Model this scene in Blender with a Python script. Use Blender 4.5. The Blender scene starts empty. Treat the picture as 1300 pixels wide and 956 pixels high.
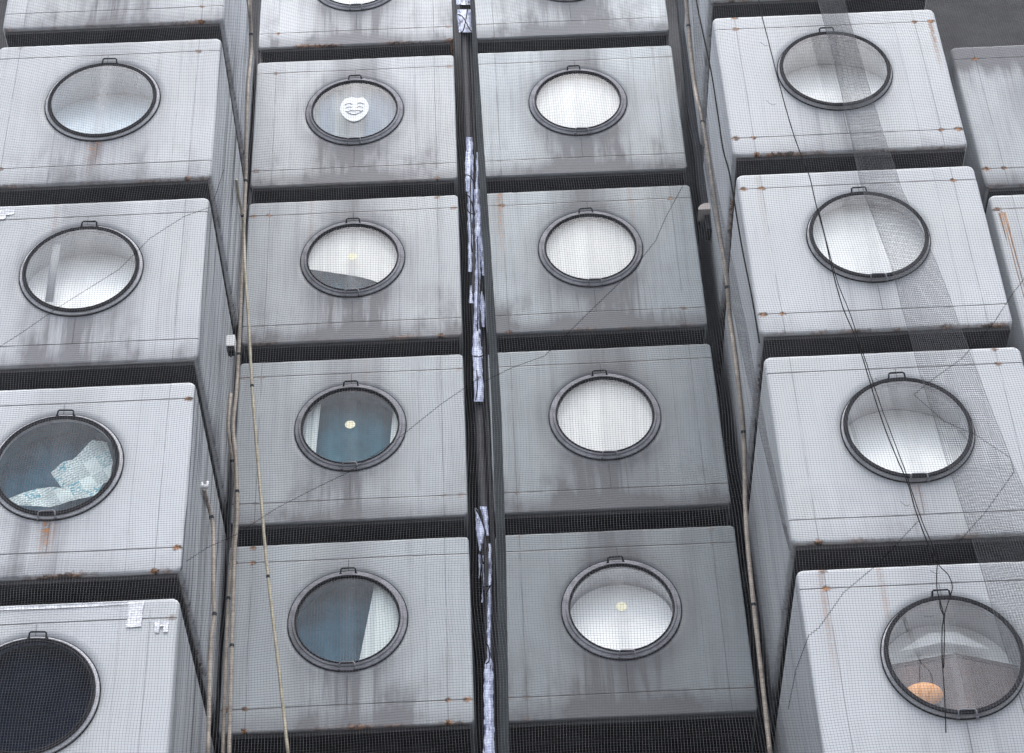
import bpy, bmesh, math, random
import numpy as np
from mathutils import Vector, Matrix
R = math.radians
scene = bpy.context.scene
col = scene.collection
H0 = 1.6                                    # eye height of the camera above the ground

# ---------------------------------------------------------------- camera
FW = Vector((0.00968882, 0.75120042, 0.66000308)).normalized()
RT = Vector((0.9990536, 0.02071688, -0.03824554)).normalized()
UP = Vector((0.04240327, -0.659749, 0.75028876)).normalized()
FPX = 2770.0
def at(x, y, Y):
    "photo pixel -> point of the world at distance Y from the camera's vertical plane"
    d = FW + RT * ((x - 650) / FPX) - UP * ((y - 433) / FPX)
    d = d * (Y / d.y)
    return Vector((d.x, d.y, d.z + H0))
cd = bpy.data.cameras.new('camera'); cam = bpy.data.objects.new('camera', cd); col.objects.link(cam)
M = Matrix.Identity(4)
for i, v in enumerate((RT, UP, -FW)):
    for k in range(3): M[k][i] = v[k]
M.translation = Vector((0, 0, H0))
cam.matrix_world = M
cd.sensor_width = 36; cd.lens = 36 * FPX / 1300; cd.shift_y = -(478 - 433) / 1300
cd.clip_start = .1; cd.clip_end = 2000
scene.camera = cam

# ---------------------------------------------------------------- world and sun
SUN_EL, SUN_AZ = 72, 8                     # overcast: a broad weak sun, front right
w = bpy.data.worlds.new('World'); scene.world = w; w.use_nodes = True
nt = w.node_tree; nt.nodes.clear()
sky = nt.nodes.new('ShaderNodeTexSky'); sky.sky_type = 'NISHITA'; sky.sun_disc = False
sky.sun_elevation = R(SUN_EL); sky.sun_rotation = R(180 - SUN_AZ)
sky.air_density = 1.0; sky.dust_density = 3.0; sky.ozone_density = 1.0
hs = nt.nodes.new('ShaderNodeHueSaturation'); hs.inputs['Saturation'].default_value = .46
bg = nt.nodes.new('ShaderNodeBackground'); bg.inputs[1].default_value = .15
out = nt.nodes.new('ShaderNodeOutputWorld')
nt.links.new(sky.outputs[0], hs.inputs['Color']); nt.links.new(hs.outputs[0], bg.inputs[0]); nt.links.new(bg.outputs[0], out.inputs[0])
sl = bpy.data.lights.new('sun', 'SUN'); sl.energy = .65; sl.angle = R(35); sl.color = (1, .97, .93)
so = bpy.data.objects.new('sun', sl); col.objects.link(so)
sd = Vector((math.sin(R(SUN_AZ)) * math.cos(R(SUN_EL)), -math.cos(R(SUN_AZ)) * math.cos(R(SUN_EL)), math.sin(R(SUN_EL))))
so.rotation_euler = sd.to_track_quat('Z', 'Y').to_euler(); so.location = (0, 0, 40)
scene.view_settings.view_transform = 'Standard'; scene.view_settings.look = 'None'
scene.view_settings.exposure = 1.76; scene.view_settings.gamma = 1
scene.render.engine = 'CYCLES'
scene.cycles.max_bounces = 8; scene.cycles.transparent_max_bounces = 12

# ---------------------------------------------------------------- node expressions
class G:
    "tiny arithmetic layer over shader nodes"
    def __init__(s, name):
        s.m = bpy.data.materials.new(name); s.m.use_nodes = True
        s.t = s.m.node_tree; s.t.nodes.clear()
        s.out = s.t.nodes.new('ShaderNodeOutputMaterial')
    def n(s, kind, **kw):
        x = s.t.nodes.new(kind)
        for k, v in kw.items(): setattr(x, k, v)
        return x
    def put(s, sock, v):
        if isinstance(v, S): s.t.links.new(v.o, sock)
        elif isinstance(v, (tuple, list)): sock.default_value = tuple(v) if len(v) == len(sock.default_value) else (*v, 1)
        else: sock.default_value = v
    def m_(s, op, a, b=None, c=None):
        x = s.n('ShaderNodeMath', operation=op)
        s.put(x.inputs[0], a)
        if b is not None: s.put(x.inputs[1], b)
        if c is not None: s.put(x.inputs[2], c)
        return S(s, x.outputs[0])
    def obj(s):
        tc = s.n('ShaderNodeTexCoord'); sp = s.n('ShaderNodeSeparateXYZ')
        s.t.links.new(tc.outputs['Object'], sp.inputs[0])
        return [S(s, sp.outputs[i]) for i in range(3)]
    def nrm(s):
        tc = s.n('ShaderNodeTexCoord'); sp = s.n('ShaderNodeSeparateXYZ')
        s.t.links.new(tc.outputs['Normal'], sp.inputs[0])
        return [S(s, sp.outputs[i]) for i in range(3)]
    def attr(s, name):
        a = s.n('ShaderNodeAttribute', attribute_type='OBJECT', attribute_name=name)
        return S(s, a.outputs['Fac'])
    def vec(s, x, y, z):
        c = s.n('ShaderNodeCombineXYZ')
        for i, v in enumerate((x, y, z)): s.put(c.inputs[i], v)
        return S(s, c.outputs[0])
    def noise(s, v, scale=1, detail=3, rough=.55, dist=0):
        x = s.n('ShaderNodeTexNoise')
        s.put(x.inputs['Vector'], v); s.put(x.inputs['Scale'], scale)
        x.inputs['Detail'].default_value = detail; x.inputs['Roughness'].default_value = rough
        x.inputs['Distortion'].default_value = dist
        return S(s, x.outputs[0])
    def white(s, v):
        x = s.n('ShaderNodeTexWhiteNoise'); s.put(x.inputs['Vector'], v); return S(s, x.outputs['Value'])
    def step(s, v, a, b, smooth=True):
        x = s.n('ShaderNodeMapRange', interpolation_type='SMOOTHSTEP' if smooth else 'LINEAR')
        s.put(x.inputs['Value'], v)
        if a > b:
            x.inputs['From Min'].default_value = b; x.inputs['From Max'].default_value = a
            x.inputs['To Min'].default_value = 1; x.inputs['To Max'].default_value = 0
        else:
            x.inputs['From Min'].default_value = a; x.inputs['From Max'].default_value = b
        return S(s, x.outputs[0])
    def mix(s, f, a, b):
        x = s.n('ShaderNodeMix', data_type='RGBA')
        s.put(x.inputs[0], f); s.put(x.inputs[6], a); s.put(x.inputs[7], b)
        return S(s, x.outputs[2])
    def scale(s, c, f):
        x = s.n('ShaderNodeVectorMath', operation='SCALE'); s.put(x.inputs[0], c); s.put(x.inputs['Scale'], f)
        return S(s, x.outputs[0])
    def bump(s, h, dist=.01, strength=1):
        x = s.n('ShaderNodeBump'); x.inputs['Distance'].default_value = dist; x.inputs['Strength'].default_value = strength
        s.put(x.inputs['Height'], h); return S(s, x.outputs[0])
    def bsdf(s, color, rough=.6, metal=0, normal=None, spec=.5):
        x = s.n('ShaderNodeBsdfPrincipled')
        s.put(x.inputs['Base Color'], color); s.put(x.inputs['Roughness'], rough); s.put(x.inputs['Metallic'], metal)
        s.put(x.inputs['Specular IOR Level'], spec)
        if normal is not None: s.put(x.inputs['Normal'], normal)
        s.t.links.new(x.outputs[0], s.out.inputs[0]); return x
class S:
    def __init__(s, g, o): s.g = g; s.o = o
    def __add__(a, b): return a.g.m_('ADD', a, b)
    def __radd__(a, b): return a.g.m_('ADD', b, a)
    def __sub__(a, b): return a.g.m_('SUBTRACT', a, b)
    def __rsub__(a, b): return a.g.m_('SUBTRACT', b, a)
    def __mul__(a, b): return a.g.m_('MULTIPLY', a, b)
    def __rmul__(a, b): return a.g.m_('MULTIPLY', b, a)
    def __truediv__(a, b): return a.g.m_('DIVIDE', a, b)
    def abs(a): return a.g.m_('ABSOLUTE', a)
    def max(a, b): return a.g.m_('MAXIMUM', a, b)
    def min(a, b): return a.g.m_('MINIMUM', a, b)
    def sign(a): return a.g.m_('SIGN', a)
    def pow(a, b): return a.g.m_('POWER', a, b)
    def sqrt(a): return a.g.m_('SQRT', a)
    def clamp(a): return a.max(0.0).min(1.0)

WZ = 1.26                                   # height of the porthole centre in a capsule
def paint_material():
    g = G('weathered_capsule_paint')
    x, y, z = g.obj(); nx, ny, nz = g.nrm()
    seed = g.attr('seed'); tone = g.attr('tone'); grime = g.attr('grime'); rust = g.attr('rust')
    so_ = seed * 7.31
    front = g.step(ny.abs(), .5, .8); side = g.step(nx.abs(), .6, .9)
    blot = g.noise(g.vec(x + so_, y, z), 1.3, 4, .6)
    fine = g.noise(g.vec(x + so_, y + so_, z), 40, 3, .6)
    # vertical run-off streaks
    st1 = g.noise(g.vec(x * 7 + so_, y * 7, z * .45 + so_), 1, 4, .6)
    st2 = g.noise(g.vec(x * 22 + so_, y * 22, z * .5), 1, 3, .6)
    streak = g.step(st1, .46, .72) * .75 + g.step(st2, .52, .75) * .4
    wx = x.abs()
    # below the porthole water carries dirt down, above it dirt gathers round the handle
    below = g.step(wx + (st1 - .5) * .9 + (blot - .5) * .4, .80, .25) * g.step(z + (blot - .5) * .3, 1.05, .75)
    above = g.step(wx + (blot - .5) * .8, .5, .12) * g.step(z, 1.6, 1.85)
    r2 = (x * x + (z - WZ) * (z - WZ)).sqrt()
    halo = g.step(r2 + (blot - .5) * .35, .9, .6) * .35
    cent = g.step((x + (st1 - .5) * .06).abs(), .14, .02) * g.step(z, 1.0, .6)
    dirt = streak * .42 + below * (.42 + streak * 1.1) + above * .55 + halo + cent * .35 + (blot - .42) * .8
    blot2 = g.noise(g.vec(x * 1.9 + so_ + 5, y * 1.9, z * .8), 1, 4, .6)
    dirt = dirt + g.step(blot2 + (st2 - .5) * .15, .48, .74) * g.step(z + (st2 - .5) * .7, 1.0, .05) * .62
    dirt = dirt + g.step(z + (st1 - .5) * .35 + (blot - .5) * .3, .3, .02) * .65
    blot2 = g.noise(g.vec(x * 1.9 + so_ + 5, y * 1.9, z * .8), 1, 4, .6)
    dirt = dirt + g.step(blot2 + (st2 - .5) * .15, .48, .74) * g.step(z + (st2 - .5) * .7, 1.0, .05) * .62
    dirt = dirt + g.step(z + (st1 - .5) * .5 + (blot - .5) * .4, 1.65, 2.2) * g.attr('soot') * 1.3
    dirt = (dirt * 1.15 * grime * (.25 + .75 * (front + side).clamp())).clamp()
    clean = g.scale(g.mix(g.step(tone, .95, .7), (.462, .478, .498), (.408, .462, .488)), tone)
    clean = g.mix(g.step(g.noise(g.vec(x + so_, y, z * .6 + 3), .9, 2), .45, .7) * .35, clean, g.scale((.44, .46, .45), tone))
    c = g.mix(dirt * .8, clean, g.scale((.115, .11, .12), tone.sqrt()))
    flake = g.step(g.noise(g.vec(x * 1.2 + so_, y, z), 34, 2, .5), .70, .73) * g.step(g.noise(g.vec(x, y + so_, z), 2.2, 2), .5, .62)
    c = g.mix(flake * .7, c, (.07, .065, .065))
    # panel joints
    wob = (g.noise(g.vec(x * .8 + so_, z * .8, 2), 1, 1) - .5) * .02
    lw = .0065
    zs = ((z + wob - 1.15).abs() - .88).abs()
    line_h = g.step(zs, lw * 1.6, lw * .5)
    xs = (wx + wob - 1.0).abs()
    line_v = g.step(xs, lw, lw * .3) * .5
    xs2 = (x + wob - .72 - g.white(g.vec(seed, 3, 1)) * .1).abs()
    line_v = line_v.max(g.step(xs2, lw * .8, lw * .2) * .3)
    line_c = g.step((x + wob).abs(), lw, lw * .3) * (g.step(z, .62, .6) + g.step(z, 1.85, 1.87)) * .7 * g.step(z, .26, .28) * g.step(z, 2.03, 2.02)
    breakup = g.step(g.noise(g.vec(x * 2 + so_, z * 2, 5), 1, 3), .3, .5)
    joint = (line_h * (.65 + .35 * breakup)).max(line_v * breakup).max(line_c) * front
    # side faces: long vertical ribs and streaks
    yy = y + (g.noise(g.vec(so_, z * .5, y), 1, 2) - .5) * .12
    rib = g.step(g.noise(g.vec(so_, yy * 6, z * .12), 1, 2, .5), .53, .58)
    thin = g.step(g.noise(g.vec(so_ + 4, yy * 16, z * .2), 1, 2, .5), .60, .64)
    ribs = (rib * .4 + thin * .75) * side * g.attr('ribs')
    c = g.mix((joint * .85).max(ribs), c, (.05, .05, .055))
    # rust at joint crossings, corners and along the lower lip
    rn = g.noise(g.vec(x * 1.0 + so_, y, z), 22, 4, .65)
    def spot(px, zz, rad, k):
        d = ((wx - px) * (wx - px) + (z - zz) * (z - zz) * 1.6).sqrt()
        pick = g.step(g.white(g.vec(x.sign() + k, seed, zz)), .55, .6, False)
        return g.step(d + (rn - .5) * .09, rad, rad * .35) * pick
    sp = spot(1.0, 2.03, .05, 1).max(spot(1.0, .27, .045, 2)).max(spot(1.19, .27, .06, 3)).max(spot(1.19, 2.03, .055, 4)).max(spot(1.0, 2.22, .05, 5)).max(spot(1.0, .02, .05, 6))
    lip = g.step(g.noise(g.vec(x * 1.7 + so_ + 3, y * 1.7, 4), 1, 3), .44, .58) * g.step(z + (rn - .5) * .14 + (g.noise(g.vec(x * 1.5 + so_, 1, 1), 1, 2) - .5) * .16, .045, .0)
    runx = g.white(g.vec(seed, 9, 2)) * 1.8 - .9
    run = g.step((x - runx + (st1 - .5) * .05).abs(), .05, .0) * g.step(z + (st2 - .5) * .5, .9, 2.1) * g.step(g.white(g.vec(seed, 1, 7)), .5, .55, False)
    runw = g.step((x + .03 + (st2 - .5) * .2).abs(), .10, .02) * g.step(z, .72, .62) * g.step(z + (st2 - .5) * .6, .1, .6) * g.attr('drip') * 1.6
    erun = g.step((x - 1.17 + (st1 - .5) * .06).abs(), .05, .0) * g.step(z + (st2 - .5) * .7, 1.0, 2.0) * g.step(z, 2.06, 2.03) * g.attr('edge_run')
    lrun = g.step((x + 1.03 + (st1 - .5) * .04).abs(), .05, .0) * g.step(z + (st2 - .5) * .5, .7, 2.2) * g.attr('corner_run')
    runw = runw + (erun + lrun) * 1.5
    rmask = (sp + (run * .45 + runw * .5) * g.step(rn, .3, .6) + lip * .9 * rust) * rust
    rcol = g.mix(g.step(rn, .42, .60), (.045, .026, .018), (.38, .17, .06))
    c = g.mix(rmask.clamp(), c, rcol)
    h = fine * .05 + blot * .7 + g.noise(g.vec(x + so_, y, z), 3.5, 2) * .25 - joint * 1.5 - ribs * 1.2
    g.bsdf(c, (.48 + dirt * .25 + rmask * .2).clamp(), 0, g.bump(h, .006, .6), .4)
    return g.m

def plain(name, color, rough=.6, metal=0, var=.25, sc=12, bump=.004, spec=.5, stretch=1):
    g = G(name); x, y, z = g.obj()
    n = g.noise(g.vec(x, y, z * stretch), sc, 4, .6); n2 = g.noise(g.vec(x, y, z * stretch), sc * .17, 3, .6)
    dark = tuple(k * (1 - var) for k in color); lite = tuple(min(1, k * (1 + var)) for k in color)
    c = g.mix(g.step(n * .5 + n2 * .5, .38, .62), dark, lite)
    g.bsdf(c, rough, metal, g.bump(n, bump, .6), spec)
    return g.m

def glass_material(name, tint, dust, fres=.09):
    g = G(name); x, y, z = g.obj()
    tr = g.n('ShaderNodeBsdfTransparent'); g.put(tr.inputs[0], tint)
    gl = g.n('ShaderNodeBsdfGlossy'); gl.inputs['Roughness'].default_value = .03
    nb = g.bump(g.noise(g.vec(x, y, z), 2.2, 1), .006, .15); g.put(gl.inputs['Normal'], nb)
    lwt = g.n('ShaderNodeLayerWeight'); lwt.inputs[0].default_value = .5
    fr = S(g, lwt.outputs['Facing']).pow(4.0) * .9 + fres
    df = g.n('ShaderNodeBsdfDiffuse'); g.put(df.inputs[0], (.42, .42, .43))
    m1 = g.n('ShaderNodeMixShader'); m2 = g.n('ShaderNodeMixShader')
    s1 = g.noise(g.vec(x * 9, 1, z * .5), 1, 3, .6); s2 = g.noise(g.vec(x, 2, z), 2, 3, .6)
    cen = g.step((x + (s1 - .5) * .1).abs(), .13, .0)
    du = (dust * (.35 + g.step(s1, .5, .75) * 1.0 + g.step(s2, .45, .7) * .5 + cen * .9)).clamp()
    g.t.links.new(tr.outputs[0], m1.inputs[1]); g.t.links.new(df.outputs[0], m1.inputs[2]); g.put(m1.inputs[0], du)
    g.put(m2.inputs[0], fr); g.t.links.new(m1.outputs[0], m2.inputs[1]); g.t.links.new(gl.outputs[0], m2.inputs[2])
    g.t.links.new(m2.outputs[0], g.out.inputs[0])
    return g.m

def stripes_material(name, a, b, freq, rough=.8):
    "hanging cloth: soft vertical folds in two tones of cloth"
    g = G(name); x, y, z = g.obj()
    n = g.noise(g.vec(x * freq, 0, z * .3), 1, 2, .5)
    c = g.mix(g.step(n, .42, .6), a, b)
    g.bsdf(c, rough, 0, g.bump(n, .03, .6), .2); return g.m

def foil_material():
    g = G('crinkled_white_foil_tape'); x, y, z = g.obj()
    n = g.noise(g.vec(x * 3, y * 3, z), 9, 5, .7); n2 = g.noise(g.vec(x * 8, y * 8, z * 1.2), 3, 4, .65)
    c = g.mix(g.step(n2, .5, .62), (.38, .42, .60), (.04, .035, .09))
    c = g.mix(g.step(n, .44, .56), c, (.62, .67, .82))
    g.bsdf(c, .35, .0, g.bump(n + n2, .012, .8), .5); return g.m

def news_material():
    g = G('newsprint'); x, y, z = g.obj()
    u = x * .86 + z * .5; v = z * .86 - x * .5
    rows = g.m_('FRACT', v * 34.0); word = g.noise(g.vec(u * 55, g.m_('FLOOR', v * 34.0), 1), 1, 1)
    blk = g.white(g.vec(g.m_('FLOOR', u * 8.0), g.m_('FLOOR', v * 6.0), 1))
    ink = g.step(rows, .4, .5) * g.step(word, .42, .5) * g.step(blk, .2, .22, False) * .55
    c = g.mix(ink, (.74, .77, .74), (.16, .20, .22))
    c = g.mix(g.step(blk, .80, .82, False) * .35, c, (.35, .38, .38))
    head = g.step(g.noise(g.vec(u, v, 1), 30, 1), .50, .54) * g.step(blk, .52, .54, False) * g.step(blk, .78, .76, False)
    c = g.mix(head * .8, c, (.08, .33, .42))
    cr = g.noise(g.vec(x, y, z), 9, 3)
    g.bsdf(c, .8, 0, g.bump(cr, .008, .5), .2); return g.m

MAT = dict(
    paint=paint_material(),
    flange=plain('oxidised_window_flange', (.23, .23, .25), .8, .0, .22, 14, .003, .15),
    flange_light=plain('pale_window_flange', (.44, .44, .46), .8, .0, .18, 14, .003, .15),
    rubber_and_rim_shadow=plain('black_rubber_and_rim_shadow', (.022, .022, .026), .8, 0, .3, 20, .003, .2),
    steel=plain('dark_painted_steel', (.014, .014, .016), .8, 0, .3, 15, .003, .1),
    under=plain('under_shade_black', (.020, .019, .020), .9, 0, .4, 5, .01),
    core=plain('dark_concrete', (.028, .028, .030), .9, 0, .35, 2, .02),  # same mottled dark grey all over the wall
    white=plain('white_pleated_paper', (.90, .90, .89), .6, 0, .02, 5, .002), lining=plain('grey_white_lining', (.70, .71, .72), .6, 0, .05, 5, .002),
    blind=None, hose=plain('beige_drain_hose', (.36, .31, .26), .55, 0, .25, 14, .006, .4, 2),
    hose2=plain('straw_coloured_hose', (.40, .36, .27), .5, 0, .2, 14, .006, .4, 2),
    darkpipe_gap=plain('black_lagging_and_gap_line', (.012, .012, .017), .7, 0, .4, 10, .01),
    duct=plain('grey_green_duct_metal', (.036, .042, .046), .85, 0, .25, 4, .004, .1, .3),
    duct2=plain('grey_blue_duct_metal', (.030, .033, .038), .85, 0, .3, 4, .004, .1, .3),
    pale=plain('pale_plastic', (.68, .68, .68), .5, 0, .06, 8, .002),
    pink=plain('faded_cream_plastic', (.48, .43, .40), .6, 0, .1, 8, .002),
    net=plain('grey_nylon_twine', (.115, .117, .127), .7, 0, .2, 30, .001, .3),
    cable=plain('black_cable_sheath', (.008, .008, .009), .8, 0, .2, 20, .002, .1),
    asphalt=plain('street_asphalt', (.06, .06, .062), .9, 0, .25, 30, .01),
    wood=plain('brown_cabinet_wood', (.105, .048, .026), .5, 0, .45, 5, .004, .5, .2),
    orange=plain('orange_lamp_paper', (.75, .34, .10), .6, 0, .1, 6, .002),
    dark_cloth=plain('navy_black_curtain', (.008, .011, .02), .9, 0, .4, 7, .02),
    teal=plain('dim_teal_wall_cloth', (.045, .155, .205), .85, 0, .3, 2.5, .02), blue=plain('dim_blue_curtain', (.022, .095, .145), .85, 0, .35, 2.5, .02), board=plain('grey_board', (.30, .31, .32), .8, 0, .08, 3, .002, .2),
    foil=foil_material(), news=news_material(),
    tape=plain('silver_repair_tape', (.62, .63, .66), .4, .1, .25, 30, .01),
    curtain=stripes_material('grey_cream_curtain', (.56, .56, .50), (.33, .38, .43), 7),
    cream=stripes_material('cream_pleated_blind', (.88, .87, .83), (.80, .79, .76), 10),
    whitecloth=stripes_material('white_curtain', (.82, .82, .79), (.66, .66, .65), 13),
    glass=glass_material('clear_window_glass', (.96, .97, .97), .10),
    glass_teal=glass_material('teal_tinted_window_glass', (.90, .95, .955), .035, .05),
    glass_blue=glass_material('blue_grey_window_glass', (.80, .86, .90), .22, .10), glass_dark=glass_material('dark_window_glass', (.45, .5, .6), .002, .007),
    ink=plain('faded_print_ink', (.34, .36, .38), .8, 0, .1, 8, .001),
    paper=plain('white_sticker_paper', (.72, .74, .75), .7, 0, .06, 8, .001),
    yellow=plain('yellowed_sticker', (.72, .70, .52), .6, 0, .1, 40, .001),
)
MAT['blind'] = MAT['white']

# ---------------------------------------------------------------- object helpers
def link(name, bm, mat, parent=None, smooth=True):
    me = bpy.data.meshes.new(name)
    bm.normal_update()
    if smooth:
        for f in bm.faces: f.smooth = True
    bm.to_mesh(me); bm.free()
    if isinstance(mat, str): mat = MAT[mat]
    me.materials.append(mat)
    o = bpy.data.objects.new(name, me); col.objects.link(o)
    if parent is not None: o.parent = parent
    return o
def empty(name, loc):
    o = bpy.data.objects.new(name, None); o.location = loc; o.empty_display_size = .2; col.objects.link(o); return o
def tag(o, label, cat, group=None, kind=None):
    if label: o['label'] = label
    if cat: o['category'] = cat
    if group: o['group'] = group
    if kind: o['kind'] = kind
    return o
def bx(bm, x0, x1, y0, y1, z0, z1):
    v = [bm.verts.new(p) for p in ((x0,y0,z0),(x1,y0,z0),(x1,y1,z0),(x0,y1,z0),(x0,y0,z1),(x1,y0,z1),(x1,y1,z1),(x0,y1,z1))]
    for f in ((0,3,2,1),(4,5,6,7),(0,1,5,4),(1,2,6,5),(2,3,7,6),(3,0,4,7)): bm.faces.new([v[i] for i in f])
def lathe(bm, prof, n=72, cz=WZ, closed=False):
    "profile of (radius, y) turned about the porthole axis"
    rings = [[bm.verts.new((r * math.cos(2*math.pi*i/n), yy, cz + r * math.sin(2*math.pi*i/n))) for i in range(n)] for r, yy in prof]
    pairs = list(zip(rings, rings[1:])) + ([(rings[-1], rings[0])] if closed else [])
    for a, b in pairs:
        for i in range(n): bm.faces.new((a[i], a[(i+1) % n], b[(i+1) % n], b[i]))
    return rings
def tube(bm, pts, r, n=8, rvar=0, cap=True):
    pts = [Vector(p) for p in pts]; rings = []
    rnd = random.Random(len(pts))
    for i, p in enumerate(pts):
        t = (pts[min(i+1, len(pts)-1)] - pts[max(i-1, 0)]).normalized()
        a = t.cross(Vector((0, 1, 0)));  a = a.normalized() if a.length > 1e-4 else Vector((1, 0, 0))
        b = t.cross(a).normalized(); rr = (r[i] if isinstance(r, list) else r) * (1 + rvar * (rnd.random() - .5))
        rings.append([bm.verts.new(p + a * rr * math.cos(2*math.pi*k/n) + b * rr * math.sin(2*math.pi*k/n)) for k in range(n)])
    for a, b in zip(rings, rings[1:]):
        for k in range(n): bm.faces.new((a[k], a[(k+1) % n], b[(k+1) % n], b[k]))
    if cap: bm.faces.new(rings[0][::-1]); bm.faces.new(rings[-1])
def spline(pts, step=6):
    "Catmull-Rom through points"
    pts = [Vector(p) for p in pts]; P = [pts[0]*2 - pts[1]] + pts + [pts[-1]*2 - pts[-2]]; o = []
    for i in range(1, len(P) - 2):
        for k in range(step):
            t = k / step; a, b, c, d = P[i-1], P[i], P[i+1], P[i+2]
            o.append(.5 * ((2*b) + (c-a)*t + (2*a-5*b+4*c-d)*t*t + (3*b-a-3*c+d)*t**3))
    o.append(pts[-1]); return o

# ---------------------------------------------------------------- capsule meshes
W, HC = 2.5, 2.25
def rrect(w2, z0, z1, rc, per=26, cn=8):
    "rounded rectangle outline, counter-clockwise from the right"
    pts = []
    cs = [(w2-rc, z1-rc, 0), (-w2+rc, z1-rc, 90), (-w2+rc, z0+rc, 180), (w2-rc, z0+rc, 270)]
    for i, (cx, cz, a0) in enumerate(cs):
        for k in range(cn + 1):
            a = R(a0 + 90 * k / cn); pts.append((cx + rc * math.cos(a), cz + rc * math.sin(a)))
        nx_, nz_, na = cs[(i+1) % 4]; a = R(na); ex, ez = nx_ + rc * math.cos(a), nz_ + rc * math.sin(a)
        sx, sz = pts[-1]
        for k in range(1, per): pts.append((sx + (ex-sx)*k/per, sz + (ez-sz)*k/per))
    return pts
_cache = {}
def body_mesh(hole, depth):
    key = ('body', hole, depth)
    if key in _cache: return _cache[key]
    bm = bmesh.new(); b, rc = (.036, .075) if depth > 3.2 else (.016, .05)
    full = rrect(W/2, 0, HC, rc)
    def loop(inset, y):
        k = max(rc - inset, .015)
        return [bm.verts.new((px, y, pz)) for px, pz in rrect(W/2 - inset, inset, HC - inset, k)]
    loops = []
    if hole:
        def circ(r, y):
            o = []
            for px, pz in full:
                a = math.atan2(pz - WZ, px); o.append(bm.verts.new((r * math.cos(a), y, WZ + r * math.sin(a))))
            return o
        loops += [circ(hole, .06), circ(hole, 0.0)]
        loops.append(circ(hole + .12, 0))
    loops.append(loop(b * 1.6, 0)); loops.append(loop(b, 0))
    for k in range(1, 5):
        a = R(90 * k / 4); loops.append(loop(b * (1 - math.sin(a)), b * (1 - math.cos(a))))
    loops.append(loop(0, depth * .5)); loops.append(loop(0, depth))
    n = len(full)
    for a, c in zip(loops, loops[1:]):
        for i in range(n): bm.faces.new((a[i], a[(i+1) % n], c[(i+1) % n], c[i]))
    bm.faces.new(loops[-1])
    if not hole: bm.faces.new(loops[0])
    bmesh.ops.recalc_face_normals(bm, faces=bm.faces)
    for f in bm.faces: f.smooth = True
    me = bpy.data.meshes.new('body'); bm.to_mesh(me); bm.free(); me.materials.append(MAT['paint'])
    _cache[key] = me; return me
def mesh_of(key, build, mat):
    k = (key, mat)
    if k not in _cache:
        sharp = key[:6] in ('window', 'seal' + key[4:6], 'handle') or key[:5] == 'under'
        bm = bmesh.new(); build(bm); bm.normal_update()
        bmesh.ops.recalc_face_normals(bm, faces=bm.faces)
        for f in bm.faces: f.smooth = True
        me = bpy.data.meshes.new(key); bm.to_mesh(me); bm.free(); me.materials.append(MAT[mat]); _cache[k] = me
        if sharp: me.set_sharp_from_angle(angle=R(28))
    return _cache[k]
def inst(name, me, parent, loc=(0, 0, 0), rot=(0, 0, 0)):
    o = bpy.data.objects.new(name, me); col.objects.link(o); o.parent = parent; o.location = loc; o.rotation_euler = rot; return o
def handle_build(bm):
    p = [(-.08, 0, 0), (-.078, -.02, .01), (-.074, -.03, .042), (-.062, -.032, .052), (.062, -.032, .052), (.074, -.03, .042), (.078, -.02, .01), (.08, 0, 0)]
    tube(bm, p, .0085, 6)
    for s in (-1, 1): bx(bm, s*.08-.014, s*.08+.014, -.010, .004, -.02, .008)
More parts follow.
